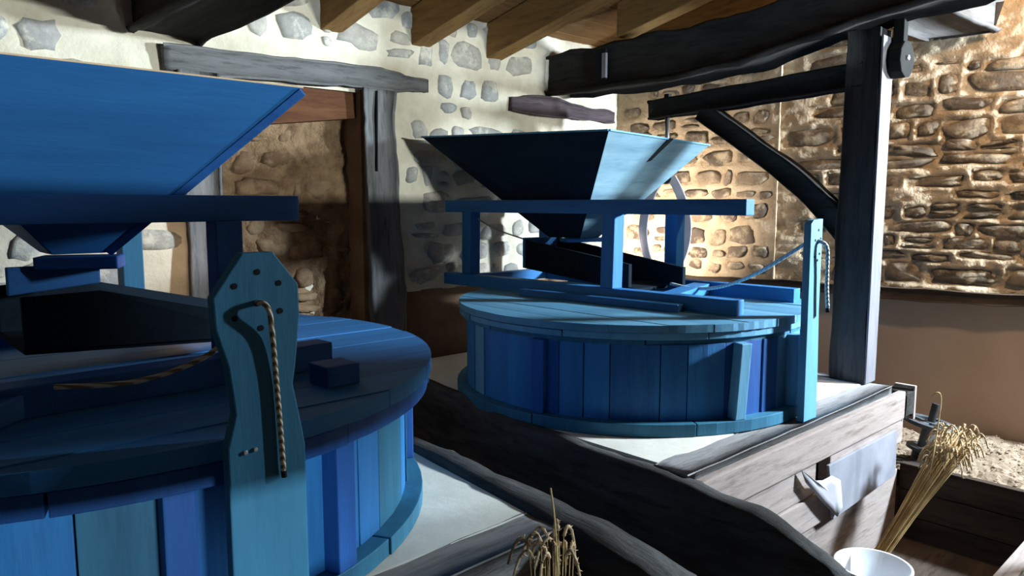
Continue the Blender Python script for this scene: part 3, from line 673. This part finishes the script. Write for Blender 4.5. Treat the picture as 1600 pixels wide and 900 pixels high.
# --- rope boards
def rope_board(name, y0, y1, outline, mat, label, holes, screws=()):
    t = thing(name, label, 'board', (outline[0][0], y0, .8), 'rope boards')
    n = len(outline); vs = [(x, y0, z) for x, z in outline]+[(x, y1, z) for x, z in outline]
    mesh('board', vs, [tuple(range(n)), tuple(range(n, 2*n))]+[(k, (k+1) % n, n+(k+1) % n, n+k) for k in range(n)], mat, t, bev=.003)
    for x, z in holes: cyl('peg_hole', (x, y0-.0012, z), (0, 1, 0), .0055, .002, M_hole, t, 10, 0)
    for x, z in screws: cyl('screw', (x, y0-.004, z), (0, 1, 0), .004, .005, M_screw, t, 10, .001)
    return t
YL = 1.30
rb1 = rope_board('rope_board', YL, YL+.028, [(.505, .45), (.505, 1.24), (.522, 1.30), (.512, 1.39), (.492, 1.46), (.490, 1.515), (.545, 1.592), (.604, 1.592), (.651, 1.53), (.652, 1.47), (.641, 1.38), (.634, 1.34), (.645, 1.28), (.655, 1.22), (.655, .45)],
                 teal('z'), 'tall teal waisted board with octagonal head, standing before the left mill', [(.572, 1.557), (.612, 1.534), (.529, 1.534), (.570, 1.4995), (.527, 1.476), (.613, 1.482), (.575, 1.454)], [(.536, 1.228), (.555, 1.230)])
r1 = tag(tube('rope', [(.30, 1.60, 1.335), (.42, 1.5, 1.345), (.52, 1.40, 1.40), (.566, 1.335, 1.485), (.570, 1.29, 1.502), (.580, 1.276, 1.490), (.591, 1.288, 1.44), (.597, 1.2925, 1.36), (.602, 1.2925, 1.26), (.605, 1.292, 1.178)], .0052, M_rope, None, 8),
         'frayed hemp rope hanging down the teal waisted board', 'rope')
tube('burnt_end', [(.605, 1.292, 1.179), (.606, 1.292, 1.166)], .0056, M_hole, r1, 8, 1)
YR = 1.355
rb2 = rope_board('rope_board', YR, YR+.03, [(2.855, .80), (2.845, 1.60), (2.865, 1.615), (2.945, 1.62), (2.945, 1.25), (2.96, 1.0), (2.965, .80)], pale('z'),
                 'narrow light blue upright board at the front of the right mill', [(2.91, 1.575), (2.885, 1.535), (2.93, 1.54), (2.91, 1.525), (2.885, 1.47), (2.925, 1.48), (2.91, 1.455)])
r2 = tag(tube('rope', [(3.03, 2.14, 1.29), (3.05, 2.02, 1.275), (3.02, 1.85, 1.30), (2.98, 1.65, 1.38), (2.93, 1.42, 1.515), (2.912, 1.385, 1.527), (2.912, 1.348, 1.53), (2.925, 1.325, 1.505), (2.935, 1.325, 1.42), (2.94, 1.325, 1.34), (2.95, 1.322, 1.262)], .0082, M_rope_pale, None, 8),
         'pale rope tied from the right trough through the light blue board', 'rope')
tube('burnt_end', [(2.95, 1.322, 1.262), (2.951, 1.322, 1.245)], .0086, M_hole, r2, 8, 1)

# ------------------------------------------------------------------ meal bin, bucket, wheel, gravel, wheat
bn = thing('meal_bin', 'deep dark open wooden bin at the foot of the right platform', 'bin', (3.3, 1.05, 0))
BX0, BX1, BY0, BY1, BZ = 2.45, 3.86, .66, 1.33, .40
for k in range(3): box('end_plank', BX1, BX1+.04, BY0, BY1, .005+.132*k, .133+.132*k, brown_oak('y'), bn)
for k in range(3): box('front_plank', BX0, BX1+.04, BY0-.05, BY0, .005+.132*k, .133+.132*k, pale_wood('x'), bn)
box('bottom_plank', BX0, BX1, BY0, BY1, .0, .028, brown_oak('x'), bn); box('end_plank', BX0-.04, BX0, BY0, BY1, .005, .3, brown_oak('y'), bn)
box('rim', BX0, BX1+.05, BY0-.055, BY0+.005, .401, .415, pale_wood('x'), bn)
gv = []
u0, u1, v0, v1 = 3.91, 5.2, .2, 1.75
def gz(x, y): return .335+.05*noise.noise(Vector((x*2.3, y*2.3, 1)))+.03*noise.noise(Vector((x*9, y*9, 2)))+.015*noise.noise(Vector((x*25, y*25, 4)))
nu, nv = 60, 70
def ux(y_): return 4.285+(3.5-y_)*.23
vs = []
for j in range(nv+1):
    for i in range(nu+1):
        y_ = v0+(v1-v0)*j/nv; x = u0+(ux(y_)-u0)*i/nu; vs.append((x, y_, gz(x, y_)))
fs = [(j*(nu+1)+i, j*(nu+1)+i+1, (j+1)*(nu+1)+i+1, (j+1)*(nu+1)+i) for j in range(nv) for i in range(nu)]
R = random.Random(5); peb = [(vs, fs)]
for _ in range(1500):
    y_ = R.uniform(v0, v1); x = R.uniform(u0+.02, ux(y_)-.02); r = R.uniform(.004, .013)
    c = Vector((x, y_, gz(x, y_)+r*.1)); q = []
    for a, b, cc in ((1, 0, 0), (-1, 0, 0), (0, 1, 0), (0, -1, 0), (0, 0, .8), (0, 0, -.8)): q.append(c+Vector((a*R.uniform(.7, 1.3), b*R.uniform(.7, 1.3), cc*.6))*r)
    peb.append((q, [(0, 2, 4), (2, 1, 4), (1, 3, 4), (3, 0, 4), (2, 0, 5), (1, 2, 5), (3, 1, 5), (0, 3, 5)]))
g = mesh('gravel_bed', *join_data(peb), M_gravel); stuff(g); tag(g, 'bed of pale gravel and crumbs along the foot of the plastered wall', 'gravel')
hw = thing('hand_wheel', 'dark iron screw wheel with two discs beside the wheat sheaf', 'wheel', (4.2, 1.34, .32))
ax = Vector((.10, -.16, 1)).normalized(); c0 = Vector((4.2, 1.345, .33))
def ringm(name, c, axis, r0, r1, h, mat, parent, n=32):
    s = axis.orthogonal().normalized(); u = axis.cross(s); vs, fs = [], []
    for k in range(n):
        d = s*math.cos(2*PI*k/n)+u*math.sin(2*PI*k/n)
        for rr, z in ((r0, 0), (r1, 0), (r1, h), (r0, h)): vs.append(c+d*rr+axis*z)
    for k in range(n):
        for q in range(4): fs.append((k*4+q, k*4+(q+1) % 4, ((k+1) % n)*4+(q+1) % 4, ((k+1) % n)*4+q))
    return mesh(name, vs, fs, mat, parent, bev=.002)
cyl('spindle', c0, ax, .019, .31, M_iron, hw, 12); cyl('hub', c0+ax*.06, ax, .034, .15, M_wheel, hw, 16)
ringm('wheel_rim', c0+ax*.19, ax, .098, .135, .02, M_wheel, hw)
for k in range(4):
    a = k*PI/2+.5; s = ax.orthogonal().normalized(); u = ax.cross(s); d = s*math.cos(a)+u*math.sin(a)
    bar('spoke', c0+ax*.2+d*.02, c0+ax*.2+d*.1, .026, .012, M_wheel, hw, up=ax)
cyl('lower_disc', c0+ax*.05, ax, .085, .018, M_wheel, hw, 28); cyl('foot', c0, ax, .05, .05, M_iron, hw, 16)
tag(timber('bearing_block', [((4.03, 1.30, .30), .14, .12), ((4.03, 1.62, .30), .14, .12)], black_oak('y'), None, jit=.01, seed=20), 'dark wooden block behind the bin, left of the iron screw wheel', 'block')
bk = thing('bucket', 'white plastic bucket at the end of the curved timber', 'bucket', (2.70, 1.0, .0285))
def lathe(name, c, prof, mat, parent, n=36):
    vs, fs = [], []; c = Vector(c); m = len(prof)
    for k in range(n):
        a = 2*PI*k/n
        for r, z in prof: vs.append(c+Vector((math.cos(a)*r, math.sin(a)*r, z)))
    for k in range(n):
        for q in range(m-1): fs.append((k*m+q, ((k+1) % n)*m+q, ((k+1) % n)*m+q+1, k*m+q+1))
    return mesh(name, vs, fs, mat, parent, True)
lathe('body', (2.70, 1.0, .0285), [(.001, 0), (.10, 0), (.128, .34), (.132, .34), (.132, .355), (.122, .355), (.095, .02), (.001, .015)], M_bucket, bk)
lathe('lip', (2.70, 1.0, .0285), [(.127, .30), (.136, .302), (.136, .315), (.127, .317)], M_bucket, bk)
def wheat(name, label, base, top, nst, spread0, spread1, seed, length, droop, waist=None, ear_len=.075):
    R = random.Random(seed); t = thing(name, label, 'wheat', base); base, top = Vector(base), Vector(top); d0 = (top-base)
    stems, ears, grains = [], [], []
    for k in range(nst):
        a, rr = R.uniform(0, 2*PI), math.sqrt(R.random()); o = Vector((math.cos(a), math.sin(a), 0))*rr
        b = base+o*spread0; L = R.uniform(*length); e = base+d0*L+o*spread1+Vector((R.uniform(-1, 1), R.uniform(-1, 1), R.uniform(-.3, .6)))*spread1*.35
        mid = (b+e)/2+(o*(-.35*(spread0+spread1)/2) if waist else Vector((0, 0, 0)))
        stems.append(tube('', [b, mid, e], .0018, None, n=4, sub=3, r1=.0012, as_data=True))
        if R.random() < .62:
            hd = Vector((o.x+R.uniform(-.5, .5), o.y+R.uniform(-.5, .5), 0)).normalized()*ear_len*.55
            pts = [e, e+Vector((hd.x*.35, hd.y*.35, ear_len*.35*(1-droop*.3))), e+Vector((hd.x*.8, hd.y*.8, ear_len*.30*(1-droop))), e+Vector((hd.x*1.15, hd.y*1.15, -ear_len*droop*.6))]
            ears.append(tube('', pts, .0042, None, n=5, sub=3, r1=.003, as_data=True))
            for q in range(16):
                f = q/15*2.95; i = min(2, int(f)); p = pts[i].lerp(pts[i+1], f-i); s = Vector((R.uniform(-1, 1), R.uniform(-1, 1), R.uniform(-.4, 1))).normalized()*.0065
                ears.append(([p+s*.2+Vector((.003, 0, 0)), p+s*.2+Vector((-.003, 0, 0)), p+s*.2+Vector((0, .003, 0)), p+s*.2+Vector((0, -.003, 0)), p+s*1.7, p-s*.4],
                             [(0, 2, 4), (2, 1, 4), (1, 3, 4), (3, 0, 4), (2, 0, 5), (1, 2, 5), (3, 1, 5), (0, 3, 5)]))
    stuff(mesh('stalks', *join_data(stems), M_straw, t, True)); stuff(mesh('ears', *join_data(ears), M_ear, t, True))
    return t
sf = wheat('wheat_sheaf', 'tall leaning sheaf of dry wheat standing in the dark bin', (3.12, 1.22, .03), (3.635, 1.01, .655), 150, .034, .066, 3, (.84, 1.04), .9, True)
tube('long_stalk', [(3.44, 1.06, .50), (3.52, 1.065, .74), (3.53, 1.065, .84), (3.52, 1.08, .86), (3.51, 1.10, .835)], .0028, M_straw, sf, 6)
lathe('tie', (3.235, 1.174, .175), [(.034, 0), (.038, .006), (.034, .014)], M_straw, sf, 20)
wb = wheat('wheat_bunch', 'small bunch of drooping wheat ears before the left platform', (1.12, 1.065, .40), (1.12, 1.075, .965), 24, .03, .055, 8, (.84, 1.0), 1.0, None, .075)
tube('long_stalk', [(1.13, 1.07, .80), (1.125, 1.08, .98), (1.12, 1.09, 1.065)], .0022, M_straw, wb, 6)
